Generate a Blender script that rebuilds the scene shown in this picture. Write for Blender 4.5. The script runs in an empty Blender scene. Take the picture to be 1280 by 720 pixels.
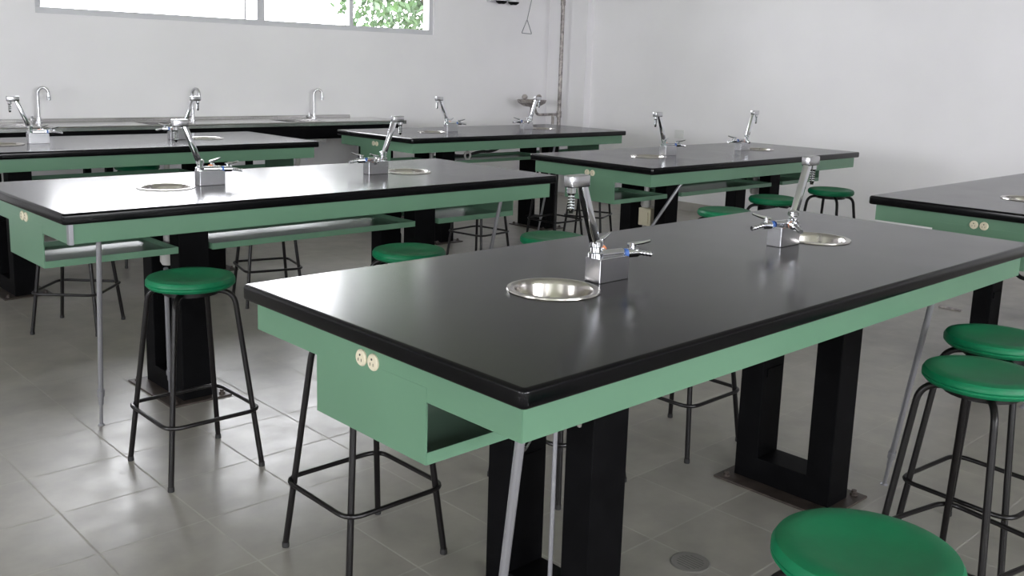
import bpy, bmesh, math, random
from mathutils import Vector, Matrix
PI = math.pi
random.seed(7)
scene = bpy.context.scene
C = scene.collection

# ------------------------------------------------------------------ camera
cd = bpy.data.cameras.new('camera'); cam = bpy.data.objects.new('camera', cd); C.objects.link(cam)
_f = Vector((0.678543, 0.712863, -0.177216)).normalized()
_r = Vector((0.727739, -0.685187, 0.030234)).normalized()
_u = _r.cross(_f).normalized()
cam.matrix_world = Matrix(((_r.x, _u.x, -_f.x, 0), (_r.y, _u.y, -_f.y, 0), (_r.z, _u.z, -_f.z, 1.4348), (0, 0, 0, 1)))
cd.sensor_width = 36; cd.lens = 36 * 1198.17 / 1280; cd.shift_y = -61.07 / 1280
cd.clip_start = 0.05; cd.clip_end = 200
scene.camera = cam

# ------------------------------------------------------------------ sky, window light, exposure
vs = scene.view_settings
vs.view_transform = 'Standard'; vs.look = 'None'; vs.gamma = 1; vs.use_curve_mapping = False
vs.exposure = 0.0
w = bpy.data.worlds.new('overcast_sky'); scene.world = w; w.use_nodes = True
bg = w.node_tree.nodes['Background']; bg.inputs[0].default_value = (0.985, 0.955, 1.02, 1); bg.inputs[1].default_value = 22.3

# room box (metres, camera stands at x=0 y=0)
XL, XR, YF, YB, ZC = -6.4, 8.2, -5.6, 8.0, 3.15  # unseen left and front walls are invented, set far off for even light
WIN_BACK = [(2.50, 6.40, 1.73, 2.85)]                    # window band in the far wall
ADDED_WIN_FRONT = [(-5.0, -1.0, 1.1, 2.85), (0.2, 4.2, 1.1, 2.85)]   # unseen windows behind the camera, added to light the room
ADDED_WIN_LEFT = [(-3.4, -0.6, 1.0, 2.75), (2.2, 5.0, 1.0, 2.75)]  # unseen left wall windows, invented to bring in side light

def portal(name, loc, rot, sx, sy):
    l = bpy.data.lights.new(name, 'AREA'); l.shape = 'RECTANGLE'; l.size = sx; l.size_y = sy
    l.cycles.is_portal = True
    o = bpy.data.objects.new(name, l); o.location = loc; o.rotation_euler = rot; C.objects.link(o)
for (a, b, c, d) in WIN_BACK: portal('window_daylight', ((a+b)/2, YB+0.02, (c+d)/2), (-PI/2, 0, 0), b-a, d-c)
for (a, b, c, d) in ADDED_WIN_FRONT: portal('window_daylight', ((a+b)/2, YF-0.02, (c+d)/2), (PI/2, 0, 0), b-a, d-c)  # portals of the added openings behind the camera
for (a, b, c, d) in ADDED_WIN_LEFT: portal('window_daylight', (XL-0.02, (a+b)/2, (c+d)/2), (0, -PI/2, 0), d-c, b-a)  # portals of the added openings on the left

# ------------------------------------------------------------------ materials
def mat(name, col, rough=0.5, metal=0.0, spec=0.5, noise=0.0, nscale=8.0, bump=0.0, bscale=40.0, rnoise=0.0, coat=0.0):
    m = bpy.data.materials.new(name); m.use_nodes = True
    nt = m.node_tree; b = nt.nodes['Principled BSDF']
    b.inputs['Base Color'].default_value = (*col, 1); b.inputs['Roughness'].default_value = rough
    b.inputs['Metallic'].default_value = metal; b.inputs['Specular IOR Level'].default_value = spec
    b.inputs['Coat Weight'].default_value = coat; b.inputs['Coat Roughness'].default_value = 0.15
    tc = nt.nodes.new('ShaderNodeTexCoord')
    if noise:
        n = nt.nodes.new('ShaderNodeTexNoise'); n.inputs['Scale'].default_value = nscale; n.inputs['Detail'].default_value = 4
        nt.links.new(tc.outputs['Object'], n.inputs['Vector'])
        r = nt.nodes.new('ShaderNodeValToRGB')
        r.color_ramp.elements[0].position = 0.3; r.color_ramp.elements[1].position = 0.7
        r.color_ramp.elements[0].color = (*[c*(1-noise) for c in col], 1); r.color_ramp.elements[1].color = (*[min(1, c*(1+noise)) for c in col], 1)
        nt.links.new(n.outputs['Fac'], r.inputs['Fac']); nt.links.new(r.outputs['Color'], b.inputs['Base Color'])
    if rnoise:
        n = nt.nodes.new('ShaderNodeTexNoise'); n.inputs['Scale'].default_value = 5
        nt.links.new(tc.outputs['Object'], n.inputs['Vector'])
        mr = nt.nodes.new('ShaderNodeMapRange'); mr.inputs['To Min'].default_value = max(0.02, rough-rnoise); mr.inputs['To Max'].default_value = rough+rnoise
        nt.links.new(n.outputs['Fac'], mr.inputs['Value']); nt.links.new(mr.outputs['Result'], b.inputs['Roughness'])
    if bump:
        n = nt.nodes.new('ShaderNodeTexNoise'); n.inputs['Scale'].default_value = bscale; n.inputs['Detail'].default_value = 5
        nt.links.new(tc.outputs['Object'], n.inputs['Vector'])
        bp = nt.nodes.new('ShaderNodeBump'); bp.inputs['Strength'].default_value = bump; bp.inputs['Distance'].default_value = 0.01
        nt.links.new(n.outputs['Fac'], bp.inputs['Height']); nt.links.new(bp.outputs['Normal'], b.inputs['Normal'])
    return m

M = dict(
    wall=mat('white_wall_paint', (0.84, 0.825, 0.845), 0.5, spec=0.4, noise=0.03, nscale=1.3, bump=0.06, bscale=12),
    ceiling=mat('ceiling_paint', (0.87, 0.86, 0.87), 0.8, noise=0.02, nscale=1.0),
    green=mat('green_enamel_steel', (0.118, 0.232, 0.150), 0.28, spec=0.45, noise=0.05, nscale=3.0, bump=0.02, bscale=6),
    top=mat('black_epoxy_top', (0.002, 0.002, 0.0025), 0.2, spec=0.24, rnoise=0.03, noise=0.12, nscale=2.5),
    black=mat('black_painted_steel', (0.0035, 0.0035, 0.004), 0.5, spec=0.06, noise=0.25, nscale=14),
    leg=mat('black_stool_tube', (0.007, 0.006, 0.006), 0.32, spec=0.3),
    seat=mat('green_plastic_seat', (0.001, 0.155, 0.062), 0.45, spec=0.3, noise=0.12, nscale=9, bump=0.03, bscale=60),
    rubber=mat('black_rubber', (0.02, 0.02, 0.02), 0.7),
    chrome=mat('polished_chrome', (0.78, 0.79, 0.82), 0.09, metal=1.0),
    satin=mat('satin_chrome', (0.62, 0.62, 0.64), 0.26, metal=1.0),
    steel=mat('brushed_stainless_steel', (0.66, 0.65, 0.645), 0.22, metal=1.0, rnoise=0.05),
    bowl=mat('worn_bowl_steel', (0.56, 0.53, 0.50), 0.2, metal=1.0, rnoise=0.05),
    conduit=mat('grey_conduit', (0.30, 0.30, 0.32), 0.45, metal=0.5),
    alu=mat('window_aluminium', (0.62, 0.62, 0.65), 0.45, metal=0.1),
    cream=mat('cream_plastic', (0.66, 0.60, 0.45), 0.45),
    slot=mat('dark_slot', (0.02, 0.02, 0.02), 0.6),
    pvc=mat('white_pvc', (0.52, 0.51, 0.49), 0.4),
    blue=mat('blue_collar', (0.05, 0.13, 0.40), 0.4),
    red=mat('orange_collar', (0.65, 0.22, 0.08), 0.4),
    rust=mat('worn_galvanised_pipe', (0.34, 0.31, 0.30), 0.5, metal=0.4, noise=0.5, nscale=30),
    plate=mat('dark_base_plate', (0.055, 0.043, 0.036), 0.45, metal=0.2, noise=0.35, nscale=20),
    white=mat('white_plastic', (0.72, 0.72, 0.72), 0.4),
    leaf=mat('tree_leaf', (0.034, 0.070, 0.026), 0.6, noise=0.35, nscale=2),
    bark=mat('tree_bark', (0.12, 0.08, 0.05), 0.9, bump=0.5, bscale=12),
    grass=mat('outside_ground', (0.25, 0.30, 0.16), 0.95, noise=0.3, nscale=2),
)
def glass_mat():
    m = bpy.data.materials.new('window_glass'); m.use_nodes = True; nt = m.node_tree; nt.nodes.clear()
    o = nt.nodes.new('ShaderNodeOutputMaterial'); t = nt.nodes.new('ShaderNodeBsdfTransparent'); g = nt.nodes.new('ShaderNodeBsdfGlossy')
    t.inputs[0].default_value = (0.95, 0.97, 0.96, 1); g.inputs['Roughness'].default_value = 0.02
    mx = nt.nodes.new('ShaderNodeMixShader'); fr = nt.nodes.new('ShaderNodeFresnel'); fr.inputs[0].default_value = 1.45
    nt.links.new(fr.outputs[0], mx.inputs[0]); nt.links.new(t.outputs[0], mx.inputs[1]); nt.links.new(g.outputs[0], mx.inputs[2]); nt.links.new(mx.outputs[0], o.inputs[0])
    return m
M['glass'] = glass_mat()
def tile_mat():
    m = bpy.data.materials.new('floor_tiles'); m.use_nodes = True; nt = m.node_tree; b = nt.nodes['Principled BSDF']
    N = nt.nodes.new; L = nt.links.new
    tc = N('ShaderNodeTexCoord'); mp = N('ShaderNodeMapping')
    mp.inputs['Location'].default_value = (-0.93, -2.352, 0)
    L(tc.outputs['Object'], mp.inputs['Vector'])
    br = N('ShaderNodeTexBrick'); br.offset = 0; br.squash = 1
    br.inputs['Scale'].default_value = 1; br.inputs['Brick Width'].default_value = 0.33; br.inputs['Row Height'].default_value = 0.33
    br.inputs['Mortar Size'].default_value = 0.0035; br.inputs['Mortar Smooth'].default_value = 0.3; br.inputs['Bias'].default_value = 0
    br.inputs['Color1'].default_value = (0.290, 0.273, 0.247, 1); br.inputs['Color2'].default_value = (0.312, 0.294, 0.268, 1)
    br.inputs['Mortar'].default_value = (0.395, 0.378, 0.35, 1)
    L(mp.outputs[0], br.inputs['Vector'])
    n = N('ShaderNodeTexNoise'); n.inputs['Scale'].default_value = 6; n.inputs['Detail'].default_value = 6; n.inputs['Roughness'].default_value = 0.6
    L(tc.outputs['Object'], n.inputs['Vector'])
    rp = N('ShaderNodeValToRGB'); rp.color_ramp.elements[0].position = 0.3; rp.color_ramp.elements[1].position = 0.72
    rp.color_ramp.elements[0].color = (0.84, 0.84, 0.84, 1); rp.color_ramp.elements[1].color = (1.1, 1.09, 1.07, 1)
    L(n.outputs['Fac'], rp.inputs['Fac'])
    mx = N('ShaderNodeMix'); mx.data_type = 'RGBA'; mx.blend_type = 'MULTIPLY'; mx.inputs[0].default_value = 1
    L(br.outputs['Color'], mx.inputs[6]); L(rp.outputs['Color'], mx.inputs[7]); L(mx.outputs[2], b.inputs['Base Color'])
    n2 = N('ShaderNodeTexNoise'); n2.inputs['Scale'].default_value = 9; n2.inputs['Detail'].default_value = 2
    L(tc.outputs['Object'], n2.inputs['Vector'])
    mr = N('ShaderNodeMapRange'); mr.inputs['To Min'].default_value = 0.30; mr.inputs['To Max'].default_value = 0.50
    L(n2.outputs['Fac'], mr.inputs['Value'])
    mr2 = N('ShaderNodeMath'); mr2.operation = 'MULTIPLY_ADD'; mr2.inputs[1].default_value = 0.4
    L(br.outputs['Fac'], mr2.inputs[0]); L(mr.outputs[0], mr2.inputs[2]); L(mr2.outputs[0], b.inputs['Roughness'])
    bp = N('ShaderNodeBump'); bp.inputs['Strength'].default_value = 0.25; bp.inputs['Distance'].default_value = 0.002; bp.invert = True
    ad = N('ShaderNodeMath'); ad.operation = 'MULTIPLY_ADD'; ad.inputs[1].default_value = 0.8
    L(n2.outputs['Fac'], ad.inputs[0]); L(br.outputs['Fac'], ad.inputs[2]); L(ad.outputs[0], bp.inputs['Height']); L(bp.outputs[0], b.inputs['Normal'])
    b.inputs['Specular IOR Level'].default_value = 0.75
    return m
M['tile'] = tile_mat()

# ------------------------------------------------------------------ mesh helpers
def new(): return bmesh.new()
def box(bm, x0, x1, y0, y1, z0, z1, bev=0.0, mtx=None):
    vs_ = [bm.verts.new((x, y, z)) for x in (x0, x1) for y in (y0, y1) for z in (z0, z1)]
    q = [(0, 1, 3, 2), (4, 6, 7, 5), (0, 4, 5, 1), (2, 3, 7, 6), (0, 2, 6, 4), (1, 5, 7, 3)]
    fs = [bm.faces.new([vs_[i] for i in a]) for a in q]
    if bev:
        es = list({e for f in fs for e in f.edges})
        r = bmesh.ops.bevel(bm, geom=es, offset=bev, segments=2, profile=0.5, affect='EDGES')
        vs_ = list({v for f in r['faces'] for v in f.verts} | {v for v in vs_ if v.is_valid})
    if mtx is not None: bmesh.ops.transform(bm, matrix=mtx, verts=vs_)
    return vs_
def tube(bm, pts, r, seg=10, closed=False, cap=True):
    pts = [Vector(p) for p in pts]; n = len(pts); rings = []
    rr = r if isinstance(r, (list, tuple)) else [r]*n
    up = None
    for i, p in enumerate(pts):
        a = pts[i-1] if (i > 0 or closed) else p; b = pts[(i+1) % n] if (i < n-1 or closed) else p
        t = (b-a).normalized()
        if up is None:
            up = Vector((0, 0, 1)) if abs(t.z) < 0.9 else Vector((1, 0, 0))
        s = t.cross(up).normalized(); up = s.cross(t).normalized()
        rings.append([bm.verts.new(p + (s*math.cos(2*PI*k/seg) + up*math.sin(2*PI*k/seg))*rr[i]) for k in range(seg)])
    m = n if closed else n-1
    for i in range(m):
        A, B = rings[i], rings[(i+1) % n]
        for k in range(seg): bm.faces.new((A[k], A[(k+1) % seg], B[(k+1) % seg], B[k]))
    if cap and not closed:
        bm.faces.new(rings[0][::-1]); bm.faces.new(rings[-1])
def lathe(bm, prof, seg=32, cx=0, cy=0, close=False):
    rings = []
    for (r, z) in prof:
        if r < 1e-6: rings.append([bm.verts.new((cx, cy, z))])
        else: rings.append([bm.verts.new((cx+r*math.cos(2*PI*k/seg), cy+r*math.sin(2*PI*k/seg), z)) for k in range(seg)])
    for A, B in zip(rings, rings[1:] + ([rings[0]] if close else [])):
        for k in range(seg):
            k2 = (k+1) % seg
            if len(A) == 1 and len(B) == 1: continue
            if len(A) == 1: bm.faces.new((A[0], B[k], B[k2]))
            elif len(B) == 1: bm.faces.new((A[k], A[k2], B[0]))
            else: bm.faces.new((A[k], A[k2], B[k2], B[k]))
def fillet(pts, rad, n=6, closed=False):
    pts = [Vector(p) for p in pts]; out = []
    N_ = len(pts)
    for i, p in enumerate(pts):
        if not closed and i in (0, N_-1): out.append(p); continue
        a = (pts[i-1]-p); b = (pts[(i+1) % N_]-p)
        ra = min(rad, a.length*0.49, b.length*0.49)
        A = p + a.normalized()*ra; B = p + b.normalized()*ra
        for k in range(n+1):
            t = k/n; out.append(A*(1-t)**2 + p*2*t*(1-t) + B*t*t)
    return out
def obj(name, bm, m, parent=None, smooth=True, mtx=None):
    bmesh.ops.recalc_face_normals(bm, faces=bm.faces[:])
    me = bpy.data.meshes.new(name); bm.to_mesh(me); bm.free()
    me.materials.append(M[m] if isinstance(m, str) else m)
    if smooth:
        me.shade_smooth(); me.set_sharp_from_angle(angle=math.radians(35))
    o = bpy.data.objects.new(name, me); C.objects.link(o)
    if parent: o.parent = parent
    if mtx is not None: o.matrix_local = mtx
    return o
def tag(o, label=None, cat=None, group=None, kind=None):
    for k, v in (('label', label), ('category', cat), ('group', group), ('kind', kind)):
        if v: o[k] = v
    return o
def empty(name, loc, rz=0):
    o = bpy.data.objects.new(name, None); o.location = loc; o.rotation_euler = (0, 0, rz); o.empty_display_size = 0.1; C.objects.link(o); return o
def copy_tree(o, parent=None):
    c = o.copy(); C.objects.link(c); c.parent = parent
    for ch in list(o.children): copy_tree(ch, c)
    return c
def struct(name, bm, m, smooth=False): return tag(obj(name, bm, m, smooth=smooth), kind='structure')

# ------------------------------------------------------------------ room shell
T = 0.18
bm = new(); box(bm, XL-T, XR+T, YF-T, YB+T, -0.1, 0.0); struct('floor', bm, 'tile')
bm = new(); box(bm, XL-T, XR+T, YF-T, YB+T, ZC, ZC+0.12); struct('ceiling', bm, 'ceiling')
def holed_wall(name, axis, c0, c1, a, b, holes):
    bm = new()
    def seg(s0, s1, z0, z1):
        if s1-s0 < 1e-4 or z1-z0 < 1e-4: return
        if axis == 'y': box(bm, s0, s1, c0, c1, z0, z1)
        else: box(bm, c0, c1, s0, s1, z0, z1)
    cur = a
    for (h0, h1, z0, z1) in holes:
        seg(cur, h0, 0, ZC); seg(h0, h1, 0, z0); seg(h0, h1, z1, ZC); cur = h1
    seg(cur, b, 0, ZC)
    struct(name, bm, 'wall')
holed_wall('wall_back', 'y', YB, YB+T, XL-T, XR+T, WIN_BACK)
holed_wall('wall_front', 'y', YF-T, YF, XL-T, XR+T, ADDED_WIN_FRONT)
holed_wall('wall_left', 'x', XL-T, XL, YF, YB, ADDED_WIN_LEFT)
holed_wall('wall_right', 'x', XR, XR+T, YF, YB, [])
bm = new(); box(bm, 8.10, XR, 7.40, YB, 0, ZC); struct('trim_1', bm, 'wall')          # pilaster in the corner
bm = new(); box(bm, XL, 8.10, YB-0.012, YB, 0, 0.09); struct('baseboard_back', bm, 'tile')
bm = new(); box(bm, XR-0.012, XR, YF, 7.40, 0, 0.09); struct('baseboard_right', bm, 'tile')
bm = new(); box(bm, XL, XL+0.012, YF, YB, 0, 0.09); struct('baseboard_left', bm, 'tile')

def window(idx, axis, pos, a, b, z0, z1, splits, thick=0.035):
    """splits: list of (centre, width) of the uprights between the panes"""
    root = empty('window_%d' % idx, (0, 0, 0)); tag(root, kind='structure')
    d0, d1 = pos, pos+0.07
    def bb(bm, s0, s1, zz0, zz1, e0=d0, e1=d1):
        if axis == 'y': box(bm, s0, s1, e0, e1, zz0, zz1, 0.003)
        else: box(bm, e0, e1, s0, s1, zz0, zz1, 0.003)
    bm = new(); bb(bm, a, b, z0, z0+thick); bb(bm, a, b, z1-thick, z1); bb(bm, a, a+thick, z0+thick, z1-thick); bb(bm, b-thick, b, z0+thick, z1-thick)
    for c, wd in splits: bb(bm, c-wd/2, c+wd/2, z0+thick, z1-thick, d0+0.01, d1-0.01)
    obj('window_frame', bm, 'alu', root, smooth=False)
    xs = [a+thick] + [v for c, wd in splits for v in (c-wd/2, c+wd/2)] + [b-thick]
    mid = (d0+d1)/2
    for s0, s1 in zip(xs[::2], xs[1::2]):
        bm = new()
        if axis == 'y': box(bm, s0, s1, mid-0.002, mid+0.002, z0+thick, z1-thick)
        else: box(bm, mid-0.002, mid+0.002, s0, s1, z0+thick, z1-thick)
        obj('pane', bm, 'glass', root, smooth=False)
window(1, 'y', YB+0.02, *WIN_BACK[0], [(4.275, 0.018), (4.43, 0.075), (5.40, 0.045)], 0.05)
for i, wd in enumerate(ADDED_WIN_FRONT): window(2+i, 'y', YF-0.12, *wd, [((wd[0]+wd[1])/2, 0.06)])  # frames and panes of the unseen windows added for front light
for i, wd in enumerate(ADDED_WIN_LEFT): window(4+i, 'x', XL-0.12, *wd, [((wd[0]+wd[1])/2, 0.05)])  # frames and panes of the unseen windows added for side light

# ------------------------------------------------------------------ outside
bm = new(); box(bm, -30, 40, -30, 45, -0.6, -0.4); struct('ground', bm, 'grass')
def tree(loc, h, rad, label, seed):
    rnd = random.Random(seed)
    root = empty('tree', loc); tag(root, label, 'tree', None)
    bm = new(); tube(bm, [(0, 0, 0), (0.08, 0.05, h*0.35), (0, 0.1, h*0.6), (0.05, 0, h*0.85)], [0.16, 0.12, 0.08, 0.03], 10)
    for k in range(6):
        a = k*1.05; tube(bm, [(0.04, 0.08, h*0.42+0.1*k), (math.cos(a)*rad*0.45, math.sin(a)*rad*0.45, h*0.6+0.1*k)], [0.05, 0.02], 6)
    obj('trunk', bm, 'bark', root)
    bm = new()
    for k in range(9500):
        d = Vector((rnd.gauss(0, 1), rnd.gauss(0, 1), rnd.gauss(0, 1))).normalized()*rad*(rnd.random()**0.45)
        p = Vector((0, 0, h*0.66)) + Vector((d.x, d.y, d.z*0.95))
        n = Vector((rnd.gauss(0, 1), rnd.gauss(0, 1), rnd.gauss(0, 1))).normalized(); s = n.orthogonal().normalized(); t = n.cross(s)
        L_ = rnd.uniform(0.05, 0.10); W_ = L_*0.45
        bm.faces.new([bm.verts.new(p+s*L_), bm.verts.new(p+t*W_), bm.verts.new(p-s*L_), bm.verts.new(p-t*W_)])
    obj('foliage', bm, 'leaf', root, smooth=False)
tree((9.95, 12.4, -0.4), 5.5, 1.95, 'green leafy tree seen through the right pane of the high window', 3)

# ------------------------------------------------------------------ laboratory table
HX, HY, ZT, ZU = 1.22, 0.50, 0.89, 0.85           # half sizes, slab top, slab underside
SINKX, FRX = 0.635, 0.605
def slab_mesh(name, parent):
    cu = bpy.data.curves.new(name, 'CURVE'); cu.dimensions = '2D'; cu.fill_mode = 'BOTH'
    bev = 0.009; cu.extrude = (ZT-ZU)/2-bev; cu.bevel_depth = bev; cu.bevel_resolution = 3; cu.resolution_u = 1
    def poly(pts):
        s = cu.splines.new('POLY'); s.points.add(len(pts)-1); s.use_cyclic_u = True
        for q, p in zip(s.points, pts): q.co = (p[0], p[1], 0, 1)
    pts = []; r = 0.006; X, Y = HX-bev, HY-bev
    for cx, cy, a0 in ((X-r, Y-r, 0), (-X+r, Y-r, 90), (-X+r, -Y+r, 180), (X-r, -Y+r, 270)):
        for k in range(5):
            a = math.radians(a0+k*22.5); pts.append((cx+r*math.cos(a), cy+r*math.sin(a)))
    poly(pts)
    for s in (-1, 1):
        R_ = 0.106+bev
        poly([(s*SINKX+R_*math.cos(-2*PI*k/40), R_*math.sin(-2*PI*k/40)) for k in range(40)])
    tmp = bpy.data.objects.new(name+'_outline', cu); C.objects.link(tmp)
    bpy.context.view_layer.update()
    me = bpy.data.meshes.new_from_object(tmp.evaluated_get(bpy.context.evaluated_depsgraph_get()))
    bpy.data.objects.remove(tmp); me.name = name
    me.transform(Matrix.Translation((0, 0, (ZT+ZU)/2)))
    me.materials.clear(); me.materials.append(M['top']); me.shade_smooth(); me.set_sharp_from_angle(angle=math.radians(35))
    o = bpy.data.objects.new(name, me); C.objects.link(o); o.parent = parent
    return o
AX, AY, ZA = HX-0.028, HY-0.03, 0.777
def shelf(root, x0, x1, endpanel):
    bm = new(); z0 = 0.645; hw = 0.2
    box(bm, x0, x1, -hw, hw, z0, z0+0.004)
    for s in (-1, 1): box(bm, x0, x1, s*hw-0.0015, s*hw+0.0015, z0, z0+0.026)
    if endpanel:
        xe = x0 if endpanel < 0 else x1
        box(bm, xe-0.002, xe+0.002, -hw, hw, z0, ZA+0.03)
    for xe in ([x1] if endpanel == -1 else [x0] if endpanel == 1 else [x0, x1]):
        box(bm, xe-0.0015, xe+0.0015, -hw, hw, z0, z0+0.026)
    obj('shelf', bm, 'green', root, smooth=False)
def make_table():
    root = empty('laboratory_table', (0, 0, 0))
    slab_mesh('table_top', root)
    bm = new()
    t = 0.003
    for s in (-1, 1):
        box(bm, -AX, AX, s*AY-t/2, s*AY+t/2, ZA, ZU, 0)
        box(bm, s*AX-t/2, s*AX+t/2, -AY, AY, ZA, ZU, 0)
        box(bm, -AX, AX, s*(AY-0.02)-0.02, s*(AY-0.02)+0.02, ZA, ZA+0.003)      # folded return
    obj('apron', bm, 'green', root, smooth=False)
    shelf(root, -AX+0.0, -FRX-0.075, -1); shelf(root, -FRX+0.075, FRX-0.075, 0); shelf(root, FRX+0.075, AX, 1)
    for s in (-1, 1):
        bm = new(); x0, x1 = s*FRX-0.065, s*FRX+0.065
        box(bm, x0, x1, -0.185, 0.185, 0.008, 0.095, 0.003)
        for e in (-1, 1):
            y0, y1 = (0.095, 0.185) if e > 0 else (-0.185, -0.095)
            box(bm, x0, x1, y0, y1, 0.09, ZU-0.004, 0.003)
        box(bm, x0+0.02, x1-0.02, 0.09, 0.099, 0.39, 0.42)
        fr = obj('leg_frame', bm, 'black', root, smooth=False)
        bm = new(); box(bm, s*FRX-0.135, s*FRX+0.135, -0.225, 0.225, 0.0, 0.008, 0.002)
        for a in (-0.105, 0.105):
            for b in (-0.19, 0.19): lathe(bm, [(0.0, 0.026), (0.009, 0.026), (0.009, 0.016), (0.014, 0.016), (0.014, 0.008), (0, 0.008)], 8, s*FRX+a, b)
        obj('base_plate', bm, 'plate', fr, smooth=False)
        # pair of round socket faces on each end of the apron
        for k in (-1, 1):
            bm = new(); lathe(bm, [(0, 0.006), (0.0155, 0.006), (0.0185, 0.003), (0.0185, 0), (0, 0)], 24)
            mt = Matrix.Translation((s*(AX+t/2), k*0.0215, 0.815)) @ Matrix.Rotation(s*PI/2, 4, 'Y')
            q = obj('socket', bm, 'cream', root, mtx=mt)
            bm = new()
            for dx, dy, a, b in ((0.005, 0.0055, 0.0065, 0.0014), (0.005, -0.0055, 0.0065, 0.0014)):
                box(bm, -0.004-a/2, -0.004+a/2, dy-b/2, dy+b/2, 0.0055, 0.0066)
            lathe(bm, [(0, 0.0066), (0.0026, 0.0066), (0.0026, 0.0055), (0, 0.0055)], 10, 0.007, 0)
            obj('slot', bm, 'slot', q, smooth=False)
    return root
def rod(root, top, bot, joint=None):
    """thin metal conduit from under the table to the floor (table-local points)"""
    bm = new(); top = Vector(top); bot = Vector(bot); d = (bot-top)
    tube(bm, [top, top+d*0.88], 0.0095, 10); tube(bm, [top+d*0.80, top+d*0.835], 0.0135, 10)
    tube(bm, [top+d*0.87, top+d*0.99], 0.007, 8)
    o = obj('conduit', bm, 'conduit', root)
    bm = new(); lathe(bm, [(0, 0.008), (0.009, 0.008), (0.013, 0.003), (0.013, 0), (0, 0)], 12, bot.x, bot.y)
    obj('floor_flange', bm, 'conduit', o)
TAB = {1: (2.3224, 1.6165), 2: (2.3335, 3.9047), 3: (2.345, 6.1854), 4: (5.5398, 6.1365), 5: (5.5268, 3.8851), 6: (5.5122, 1.5910)}
TL = {1: 'black topped green laboratory table nearest the camera, its front corner pointing at the viewer',
      2: 'green laboratory table whose black top glares white with window light, left of the nearest table',
      3: 'black topped green laboratory table at far left, close to the long steel sink counter',
      4: 'farthest black topped green laboratory table, beside the eyewash in the room corner',
      5: 'black topped green laboratory table in the middle of the right row, parallel to the right wall corner',
      6: 'black topped green laboratory table cut off by the right edge of the photo'}
TL[5] = 'whole black topped green laboratory table right of centre, stools standing by its near side'
# rods: world-space top and floor points for each table, read off the photo
RODS = {1: [((1.153, 1.17, 0.80), (1.301, 1.405, 0)), ((2.885, 1.17, 0.79), (3.215, 1.405, 0))],
        2: [((1.252, 3.46, 0.80), (1.308, 3.68, 0)), ((3.211, 3.46, 0.79), (3.237, 3.68, 0)), ((1.58, 3.66, 0.60), (1.669, 3.863, 0))],
        3: [((1.35, 5.74, 0.80), (1.40, 5.95, 0))],
        4: [((5.90, 5.70, 0.80), (5.93, 5.90, 0))],
        5: [((4.670, 3.44, 0.79), (4.16, 3.67, 0))], 6: [((4.45, 1.16, 0.80), (4.5, 1.38, 0))]}
proto = make_table()
for i in range(1, 7):
    o = proto if i == 1 else copy_tree(proto)
    o.location = (*TAB[i], 0); tag(o, TL[i], 'table', 'laboratory tables')
tables = [x for x in C.objects if x.parent is None and x.name.startswith('laboratory_table')]
for i, o in enumerate(tables, 1):
    for (a, b) in RODS[i]:
        rod(o, (a[0]-TAB[i][0], a[1]-TAB[i][1], a[2]), (b[0]-TAB[i][0], b[1]-TAB[i][1], b[2]))
# flexible supply hose under the near corner of the nearest table, and a black hose under the right one
def hose(root, pts, r, m):
    bm = new(); tube(bm, fillet(pts, 0.08, 8), r, 8); return obj('hose', bm, m, root)
cx, cy = TAB[1]
hose(tables[0], [(1.20-cx, 1.22-cy, 0.79), (1.22-cx, 1.24-cy, 0.70), (1.40-cx, 1.36-cy, 0.70), (1.575-cx, 1.40-cy, 0.68), (1.575-cx, 1.41-cy, 0.62)], 0.0055, 'satin')
bm = new(); tube(bm, [(1.640-cx, 1.545-cy, 0.095), (1.640-cx, 1.545-cy, 0.735)], 0.006, 8); obj('conduit', bm, 'conduit', tables[0])
cx, cy = TAB[6]
hose(tables[5], [(4.92-cx, 1.66-cy, 0.60), (4.95-cx, 1.62-cy, 0.50), (5.15-cx, 1.57-cy, 0.45), (5.42-cx, 1.55-cy, 0.50), (5.5-cx, 1.5-cy, 0.64)], 0.010, 'rubber')
cx, cy = TAB[2]
bm = new(); box(bm, 1.139-cx, 1.155-cx, 3.425-cy, 3.45-cy, 0.775, ZU, 0.001); tag(obj('corner_strip', bm, 'conduit', tables[1], smooth=False), 'pale strip at the open apron corner')

cx, cy = TAB[4]
hose(tables[3], [(5.02-cx, 6.08-cy, 0.775), (5.06-cx, 6.05-cy, 0.70), (5.20-cx, 6.05-cy, 0.69), (5.34-cx, 6.04-cy, 0.725), (5.50-cx, 6.05-cy, 0.715), (5.66-cx, 6.06-cy, 0.775)], 0.012, 'rubber')
bm = new(); tube(bm, [(5.175-cx+0.03*math.cos(a*PI/8), 6.0-cy, 0.70+0.03*math.sin(a*PI/8)) for a in range(16)], 0.009, 8, closed=True); tag(obj('hose_coil', bm, 'pvc', tables[3]), 'white ring of coiled tube')
cx, cy = TAB[5]
bm = new(); box(bm, 4.905-0.03-cx, 4.905+0.035-cx, 3.83-cy, 3.93-cy, 0.44, 0.555, 0.005); box(bm, 4.905-0.034-cx, 4.905-0.03-cx, 3.85-cy, 3.91-cy, 0.455, 0.53, 0.001)
tag(obj('junction_box', bm, 'cream', tables[4], smooth=False), 'beige box under the shelf gap')

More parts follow.
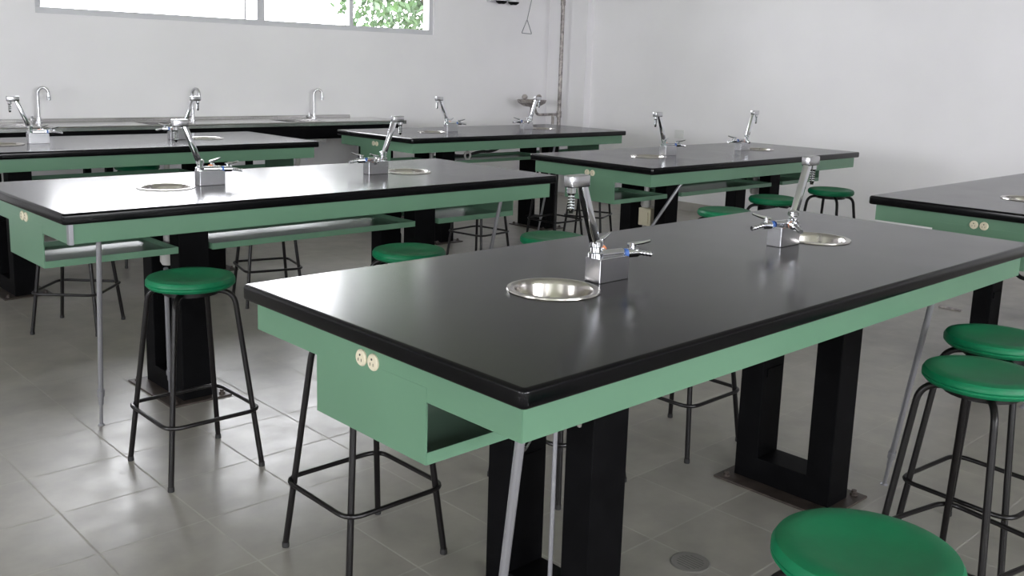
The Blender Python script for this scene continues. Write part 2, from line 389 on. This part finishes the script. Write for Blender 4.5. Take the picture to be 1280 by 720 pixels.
# ------------------------------------------------------------------ cup sinks
def make_sink():
    root = empty('cup_sink', (0, 0, 0))
    bm = new(); R_ = 0.106
    lathe(bm, [(R_+0.012, ZT+0.0005), (R_+0.011, ZT+0.004), (R_, ZT+0.005), (R_-0.007, ZT+0.002), (R_-0.0125, ZT-0.008), (R_-0.014, ZT-0.068),
               (R_-0.035, ZT-0.105), (R_-0.07, ZT-0.128), (0.02, ZT-0.132), (0.02, ZT-0.134), (R_-0.07, ZT-0.130), (R_-0.034, ZT-0.107),
               (R_-0.0125, ZT-0.068), (R_-0.011, ZT-0.009), (R_-0.004, ZT+0.0005)], 48, close=True)
    obj('bowl', bm, 'bowl', root)
    bm = new(); lathe(bm, [(0, ZT-0.1295), (0.012, ZT-0.1295), (0.018, ZT-0.128), (0.022, ZT-0.130), (0.022, ZT-0.15), (0, ZT-0.15)], 20)
    st = obj('strainer', bm, 'satin', root)
    bm = new()
    lathe(bm, [(0, ZT-0.15), (0.024, ZT-0.15), (0.024, ZT-0.17), (0.018, ZT-0.172), (0.018, 0.66), (0.033, 0.655), (0.034, 0.575), (0.026, 0.56), (0, 0.56)], 20)
    obj('drain_trap', bm, 'pvc', root)
    return root
SPOS = [(1, -1, 'round steel cup sink in the nearest table top, left of the two'),
        (1, 1, 'round steel cup sink in the nearest table top, right of the two'),
        (2, -1, 'round steel cup sink on the glaring white table top, left of the two'),
        (2, 1, 'round steel cup sink on the glaring white table top, right of the two'),
        (3, -1, 'round steel cup sink at the left photo edge on the table before the sink counter'),
        (3, 1, 'round steel cup sink on the far left table, right of its faucet block'),
        (4, -1, 'tiny round cup sink on the farthest table, left of the two'),
        (4, 1, 'tiny round cup sink on the farthest table, in front of the eyewash'),
        (5, -1, 'round cup sink on the middle right table, left of the two'),
        (5, 1, 'round cup sink on the middle right table, right of the two'),
        (6, -1, 'cup sink just showing at the right photo edge on the cut off table'),
        (6, 1, 'cup sink farther along the cut off right table, beyond the photo edge')]
ps = make_sink()
for i, (t, s, lab) in enumerate(SPOS):
    o = ps if i == 0 else copy_tree(ps)
    o.location = (TAB[t][0]+s*SINKX, TAB[t][1], 0); o.rotation_euler.z = 0 if s < 0 else PI
    tag(o, lab, 'sink', 'cup sinks in the laboratory tables')

# ------------------------------------------------------------------ laboratory faucets
def cyl_between(bm, a, b, r, seg=14): tube(bm, [a, b], r, seg)
def make_faucet():
    """origin on the table top at the block centre; the sink lies towards -x, the table centre towards +x"""
    root = empty('laboratory_faucet', (0, 0, 0))
    bm = new(); box(bm, -0.058, 0.058, -0.026, 0.026, 0, 0.064, 0.0015); obj('base_block', bm, 'satin', root, smooth=False)
    # swivel and slanted flat arm
    bm = new()
    lathe(bm, [(0, 0.064), (0.020, 0.064), (0.020, 0.076), (0.014, 0.079), (0.014, 0.092), (0.018, 0.094), (0.018, 0.106), (0.012, 0.111), (0, 0.112)], 20, -0.043, 0.004)
    sw = obj('swivel', bm, 'chrome', root)
    a = Vector((-0.040, 0.004, 0.082)); b = Vector((-0.112, 0.004, 0.268)); d = (b-a).normalized()
    bm = new(); ln = (b-a).length
    mt = Matrix.Translation(a) @ Vector((0, 0, 1)).rotation_difference(d).to_matrix().to_4x4()
    box(bm, -0.0105, 0.0105, -0.0105, 0.0105, 0, ln, 0.002, mt)
    obj('arm', bm, 'chrome', root)
    bm = new(); box(bm, -0.162, -0.095, -0.0135, 0.0175, 0.253, 0.284, 0.004); hd = obj('arm_head', bm, 'satin', root)
    bm = new()
    prof = [(0, 0.253), (0.012, 0.253), (0.012, 0.240), (0.010, 0.238)]
    z = 0.238
    for k in range(6): prof += [(0.0095, z-0.001), (0.0065, z-0.006)]; z -= 0.0072
    prof += [(0.005, z-0.006), (0, z-0.006)]
    lathe(bm, prof, 16, -0.147, 0.002); obj('hose_nozzle', bm, 'chrome', root)
    # two cocks
    def cock(o_, dirv, m2, collar):
        dv = Vector(dirv).normalized(); side = Vector((-dv.y, dv.x, 0))
        o_ = Vector(o_)
        bm = new()
        cyl_between(bm, o_, o_+dv*0.052, 0.0085); cyl_between(bm, o_+dv*0.040, o_+dv*0.074, 0.0125)
        h = o_+dv*0.058
        cyl_between(bm, h, h+Vector((0, 0, 0.026)), 0.0075)
        q = obj('valve', bm, 'chrome', root)
        bm = new(); cyl_between(bm, o_+dv*0.030, o_+dv*0.040, 0.0125); obj('collar', bm, collar, q)
        bm = new(); k = h+Vector((0, 0, 0.022))
        e = (dv*0.8-side*0.6).normalized()
        tube(bm, [k-e*0.014, k, k+e*0.028+Vector((0, 0, 0.007)), k+e*0.046+Vector((0, 0, 0.013))], [0.004, 0.0065, 0.0045, 0.0036], 10)
        obj('handle', bm, 'chrome', q)
        bm = new(); n0 = o_+dv*0.074; nd = (dv+Vector((0, 0, -0.18))).normalized()
        pts = []; rr = []
        for j in range(9):
            pts.append(n0+nd*(j*0.0055)); rr.append(0.0078 if j % 2 == 0 else 0.0055)
        tube(bm, pts, rr, 12); obj('outlet_nozzle', bm, 'satin', q)
    cock((0.018, -0.006, 0.068), (1, -0.28, 0), 'chrome', 'blue')
    cock((0.000, 0.014, 0.072), (0.85, 1, 0), 'chrome', 'red')
    bm = new(); tube(bm, [(-0.03, 0.0, 0.070), (0.045, -0.010, 0.070)], 0.0115, 14); obj('manifold', bm, 'chrome', root)
    return root
FX = 0.438
FPOS = [(1, -1, 'chrome faucet of the nearest table beside its left sink, arm leaning left'),
        (1, 1, 'chrome faucet of the nearest table beside its right sink, arm leaning right'),
        (2, -1, 'chrome faucet on the glaring white table top, arm leaning left'),
        (2, 1, 'chrome faucet on the glaring white table top, arm leaning right'),
        (3, -1, 'chrome faucet at far left edge, before the sink counter'),
        (3, 1, 'chrome faucet on the far left table, in front of the middle gooseneck tap'),
        (4, -1, 'small chrome faucet on the farthest table, arm leaning left'),
        (4, 1, 'small chrome faucet on the farthest table, in front of the eyewash'),
        (5, -1, 'chrome faucet on the middle right table, arm leaning left'),
        (5, 1, 'chrome faucet on the middle right table, arm leaning right'),
        (6, -1, 'chrome faucet on the cut off right table, arm leaning left'),
        (6, 1, 'chrome faucet on the cut off right table, arm leaning right')]
pf = make_faucet()
for i, (t, s, lab) in enumerate(FPOS):
    o = pf if i == 0 else copy_tree(pf)
    o.location = (TAB[t][0]+s*FX, TAB[t][1]+s*0.003, ZT); o.rotation_euler.z = 0 if s < 0 else PI
    tag(o, lab, 'faucet', 'laboratory faucets')

# ------------------------------------------------------------------ stools
def make_stool():
    root = empty('stool', (0, 0, 0))
    R_ = 0.149; z0 = 0.652
    bm = new()
    lathe(bm, [(0, z0), (R_-0.022, z0), (R_-0.008, z0+0.003), (R_, z0+0.012), (R_, z0+0.017), (R_-0.002, z0+0.0185), (R_, z0+0.020), (R_, z0+0.026), (R_-0.006, z0+0.036), (R_-0.02, z0+0.040),
               (R_-0.04, z0+0.039), (R_-0.055, z0+0.036), (0.05, z0+0.031), (0, z0+0.030)], 56)
    obj('seat', bm, 'seat', root)
    bm = new(); lathe(bm, [(0, z0-0.022), (0.095, z0-0.022), (0.095, z0), (0, z0)], 24); obj('seat_plate', bm, 'leg', root)
    f = 0.1675; zr = 0.215
    for sx, sy in ((-1, -1), (1, -1), (1, 1), (-1, 1)):
        pts = fillet([(sx*0.03, sy*0.03, z0-0.012), (sx*0.106, sy*0.106, z0-0.012), (sx*f, sy*f, 0.012)], 0.05, 8)
        bm = new(); tube(bm, pts, 0.0095, 12); lg = obj('leg', bm, 'leg', root)
        bm = new(); lathe(bm, [(0, 0), (0.0105, 0), (0.011, 0.003), (0.0105, 0.016), (0, 0.016)], 12, sx*f, sy*f); obj('foot_cap', bm, 'rubber', lg)
    tt = (zr-0.012)/(z0-0.024); rr = f-(f-0.106)*tt+0.022
    bm = new(); tube(bm, fillet([(-rr, -rr, zr), (rr, -rr, zr), (rr, rr, zr), (-rr, rr, zr)], 0.055, 6, closed=True), 0.0072, 10, closed=True)
    obj('foot_ring', bm, 'leg', root)
    return root
R = math.radians
STOOLS = [(1.430, 3.110, 0, 'green round stool in front of the glaring white table, seat fully visible, at left'),
          (1.530, 2.205, 0, 'black legged stool tucked under the left end of the nearest table, seat hidden'),
          (2.345, 3.070, 3, 'green stool behind the nearest table, before the right leg frame of the white glaring table'),
          (3.068, 2.955, 0, 'green stool seat peeking over the nearest table, left of its first faucet'),
          (2.34, 2.19, 0, 'black stool legs seen between the leg posts of the nearest table'),
          (2.985, 2.145, 0, 'black stool legs left of the right leg frame of the nearest table'),
          (4.478, 3.002, 0, 'low green stool seat just over the nearest table, leftmost before the middle right table'),
          (5.215, 3.150, 0, 'green stool seat behind the arm of the right faucet, before the middle right table'),
          (5.960, 3.170, 0, 'green stool alone against the white wall by the end of the middle right table'),
          (2.565, 0.890, -12, 'green stool at right, front one of the overlapping pair'),
          (2.965, 1.000, -6, 'green stool at right, rear one of the overlapping pair'),
          (1.416, 0.636, 0, 'large green stool seat cut off by the bottom right photo edge'),
          (1.743, 5.154, -43, 'black stool legs under the left end of the glaring white table'),
          (2.83, 5.10, -14, 'black stool legs under the middle shelf of the glaring white table'),
          (4.70, 5.30, 8, 'black stool legs under the right end of the glaring white table'),
          (6.05, 5.42, 25, 'black stool legs seen behind the left end box of the middle right table'),
          (2.67, 6.60, 0, 'dark stool seat just under the front edge of the far left table'),
          (5.62, 5.40, 0, 'green stool seat edge just behind the left corner of the middle right table')]
pst = make_stool()
for i, (x, y, a, lab) in enumerate(STOOLS):
    o = pst if i == 0 else copy_tree(pst)
    o.location = (x, y, 0); o.rotation_euler.z = R(a); tag(o, lab, 'stool', 'green seated laboratory stools')

# ------------------------------------------------------------------ steel sink counter along the window wall
root = empty('sink_counter', (2.0, 7.7, 0)); tag(root, 'long stainless steel sink counter along the wall under the window', 'counter')
X0, X1, Y0, Y1, ZS = -0.4, 5.60, 7.40, 7.99, 0.895
BAS = [0.65, 2.10, 3.35, 4.58]
ox, oy = 2.0, 7.7
bm = new()
bw, by0, by1 = 0.40, 7.50, 7.84
xs = [X0] + [v for b in BAS for v in (b-bw/2, b+bw/2)] + [X1]
for k in range(0, len(xs), 2): box(bm, xs[k]-ox, xs[k+1]-ox, Y0-oy, Y1-oy, ZS-0.004, ZS)
for b in BAS:
    box(bm, b-bw/2-ox, b+bw/2-ox, Y0-oy, by0-oy, ZS-0.004, ZS); box(bm, b-bw/2-ox, b+bw/2-ox, by1-oy, Y1-oy, ZS-0.004, ZS)
box(bm, X0-ox, X1-ox, Y0-oy, Y0+0.004-oy, ZS-0.03, ZS); box(bm, X1-0.004-ox, X1-ox, Y0-oy, Y1-oy, ZS-0.03, ZS)
tube(bm, [(X0-ox, Y0+0.004-oy, ZS), (X1-ox, Y0+0.004-oy, ZS)], 0.006, 8)
obj('countertop', bm, 'steel', root, smooth=False)
bm = new(); box(bm, X0-ox, X1-0.25-ox, Y1-0.012-oy, Y1-oy, ZS, ZS+0.028, 0.002); obj('splashback', bm, 'steel', root, smooth=False)
for b in BAS:
    bm = new(); d = 0.18; x0, x1, y0, y1 = b-bw/2-ox, b+bw/2-ox, by0-oy, by1-oy; e = 0.003
    box(bm, x0, x1, y0, y0+e, ZS-d, ZS-0.001); box(bm, x0, x1, y1-e, y1, ZS-d, ZS-0.001); box(bm, x0, x0+e, y0, y1, ZS-d, ZS-0.001); box(bm, x1-e, x1, y0, y1, ZS-d, ZS-0.001)
    box(bm, x0, x1, y0, y1, ZS-d-0.003, ZS-d); lathe(bm, [(0, ZS-d-0.003), (0.03, ZS-d-0.003), (0.035, ZS-d-0.03), (0.02, ZS-d-0.05), (0, ZS-d-0.05)], 16, b-ox, 7.67-oy)
    obj('basin', bm, 'steel', root, smooth=False)
    bm = new(); tube(bm, fillet([(b-ox, 7.67-oy, ZS-d-0.05), (b-ox, 7.67-oy, 0.48), (b-ox+0.0, 7.80-oy, 0.46), (b-ox, 7.985-oy, 0.46)], 0.06), 0.022, 12)
    obj('drain_pipe', bm, 'pvc', root)
for x in (-0.2, 1.3, 2.8, 3.98, 5.45):
    for y in (7.46, 7.92):
        bm = new(); box(bm, x-0.025-ox, x+0.025-ox, y-0.025-oy, y+0.025-oy, 0, ZS-0.045, 0.003); obj('leg', bm, 'black', root, smooth=False)
bm = new()
box(bm, X0-ox, X1-0.05-ox, 7.43-oy, 7.47-oy, ZS-0.15, ZS-0.02); box(bm, X0-ox, X1-0.05-ox, 7.90-oy, 7.94-oy, ZS-0.15, ZS-0.02)
obj('support_frame', bm, 'black', root, smooth=False)  # black beams, deepened to also stand for the shade under the countertop

def make_goose():
    root = empty('gooseneck_tap', (0, 0, 0))
    bm = new(); lathe(bm, [(0, 0), (0.026, 0), (0.026, 0.008), (0.016, 0.014), (0.015, 0.045), (0.011, 0.05), (0, 0.05)], 20); obj('base', bm, 'satin', root)
    bm = new(); pts = [(0, 0, 0.045), (0, 0, 0.22)]
    for k in range(1, 13):
        a = PI - k*PI/13; pts.append((0.037+0.037*math.cos(a), -0.015*(k/13), 0.22+0.05*math.sin(a)))
    pts.append((0.074, -0.016, 0.205)); tube(bm, pts, 0.0115, 12); obj('spout', bm, 'satin', root)
    bm = new(); tube(bm, [(0.074, -0.016, 0.208), (0.074, -0.016, 0.175)], 0.0155, 14); obj('aerator', bm, 'chrome', root)
    bm = new(); tube(bm, [(-0.01, 0, 0.03), (-0.05, -0.01, 0.034)], 0.006, 8); tube(bm, [(-0.05, -0.01, 0.02), (-0.05, -0.01, 0.052)], 0.009, 10); obj('handle', bm, 'satin', root)
    return root
pg = make_goose()
for i, (x, rz, lab) in enumerate([(2.455, -10, 'gooseneck tap on the steel counter, leftmost of the three'),
                                  (3.700, -55, 'gooseneck tap on the steel counter, middle of the three, behind a slanted faucet'),
                                  (4.900, -12, 'gooseneck tap on the steel counter, rightmost of the three')]):
    o = pg if i == 0 else copy_tree(pg)
    o.location = (x, 7.91, ZS+0.001); o.rotation_euler.z = R(rz); tag(o, lab, 'tap', 'gooseneck taps on the steel counter')

# ------------------------------------------------------------------ emergency shower with eyewash in the corner
root = empty('emergency_shower', (7.93, 7.62, 0)); tag(root, 'pipe shower stand with eyewash bowl and triangular pull handle in the far corner', 'safety shower')
bm = new(); tube(bm, [(0, 0, 0.012), (0, 0, 2.45)], 0.022, 14); tube(bm, [(0, 0, 0.88), (0, 0, 0.95)], 0.029, 14)
tube(bm, [(0, 0, 2.12), (0, 0, 2.2)], 0.028, 14)
obj('standpipe', bm, 'rust', root)
bm = new(); lathe(bm, [(0, 0.014), (0.085, 0.014), (0.09, 0), (0, 0)], 24); obj('floor_flange', bm, 'rust', root)
bm = new(); tube(bm, [(0, 0, 2.42), (-0.66, 0, 2.42)], 0.016, 12); obj('overhead_arm', bm, 'rust', root)
bm = new(); lathe(bm, [(0.015, 2.42), (0.03, 2.40), (0.12, 2.36), (0.125, 2.345), (0, 2.345)], 28, -0.66, 0); obj('shower_head', bm, 'satin', root)
bm = new(); tube(bm, [(-0.42, 0, 2.42), (-0.60, -0.05, 1.93)], 0.004, 8)
p0 = Vector((-0.60, -0.05, 1.935)); w_ = 0.075; h_ = 0.145
tube(bm, fillet([p0, p0+Vector((-w_, 0, -h_)), p0+Vector((w_, 0, -h_-0.004))], 0.012, 3, closed=True), 0.0045, 8, closed=True)
obj('pull_handle', bm, 'conduit', root)
bm = new(); tube(bm, fillet([(0, 0, 0.915), (-0.36, 0, 0.915), (-0.40, 0, 1.02)], 0.05), 0.015, 12); obj('eyewash_arm', bm, 'rust', root)
bm = new(); lathe(bm, [(0.02, 1.0), (0.09, 1.01), (0.15, 1.045), (0.165, 1.08), (0.158, 1.08), (0.143, 1.052), (0.085, 1.02), (0, 1.012)], 28, -0.44, 0); obj('eyewash_bowl', bm, 'rust', root)
for s in (-1, 1):
    bm = new(); lathe(bm, [(0, 1.02), (0.012, 1.02), (0.012, 1.09), (0.028, 1.095), (0.032, 1.115), (0.02, 1.135), (0, 1.14)], 16, -0.44+s*0.11, 0); obj('spray_nozzle', bm, 'rust', root)
bm = new(); tube(bm, fillet([(-0.44, 0, 1.0), (-0.44, 0, 0.70), (-0.10, 0, 0.70), (-0.10, 0.0, 0.93)], 0.04), 0.017, 12); obj('drain_pipe', bm, 'rust', root)

# twin head lamp high on the window wall
root = empty('emergency_lamp', (7.32, 7.95, 2.10)); tag(root, 'small twin head lamp high on the far wall, cut off by the top photo edge', 'lamp')
bm = new(); box(bm, -0.20, 0.20, -0.02, 0.048, 0.02, 0.18, 0.008); obj('housing', bm, 'alu', root, smooth=False)
for s in (-1, 1):
    bm = new(); lathe(bm, [(0, 0.0), (0.03, 0.004), (0.052, 0.02), (0.058, 0.05), (0.05, 0.08), (0, 0.09)], 20, s*0.09, -0.075); obj('lamp_head', bm, 'white', root)
    bm = new(); lathe(bm, [(0.028, 0.0025), (0.034, 0.0), (0.058, 0.016), (0.062, 0.03), (0.058, 0.03)], 20, s*0.09, -0.075); obj('lamp_rim', bm, 'black', root)

# faint outlet on the right wall
root = empty('wall_outlet', (XR, 6.12, 0.79)); tag(root, 'faint white outlet plate low on the right wall behind the middle right table', 'outlet')
bm = new(); box(bm, -0.008, 0, -0.06, 0.06, -0.045, 0.045, 0.002); obj('cover_plate', bm, 'white', root, smooth=False)
bm = new(); box(bm, -0.011, -0.008, -0.035, 0.035, -0.018, 0.018, 0.001); obj('socket', bm, 'white', root, smooth=False)

# floor drain and a loose strip on the floor
root = empty('floor_drain', (2.224, 1.525, 0)); tag(root, 'round metal floor drain cover in the tiles under the nearest table', 'drain')
bm = new(); lathe(bm, [(0, 0.0015), (0.048, 0.0015), (0.056, 0.003), (0.060, 0.0008), (0.06, 0), (0, 0)], 36); obj('cover', bm, mat('drain_cover_metal', (0.26, 0.25, 0.235), 0.35, metal=0.5), root)
bm = new()
for k in range(-3, 4):
    L_ = math.sqrt(0.04**2-(k*0.011)**2); box(bm, k*0.011-0.002, k*0.011+0.002, -L_, L_, 0.0013, 0.0019)
obj('grate_slots', bm, mat('drain_slot', (0.12, 0.115, 0.11), 0.5), root, smooth=False)
bm = new(); box(bm, -0.012, 0.012, -0.07, 0.07, 0, 0.012, 0.003)
o = obj('metal_strip', bm, 'rust', smooth=False); o.location = (6.12, 2.37, 0); o.rotation_euler.z = R(4); tag(o, 'short dull metal strip lying on the floor tiles, seen under the nearest table', 'scrap')
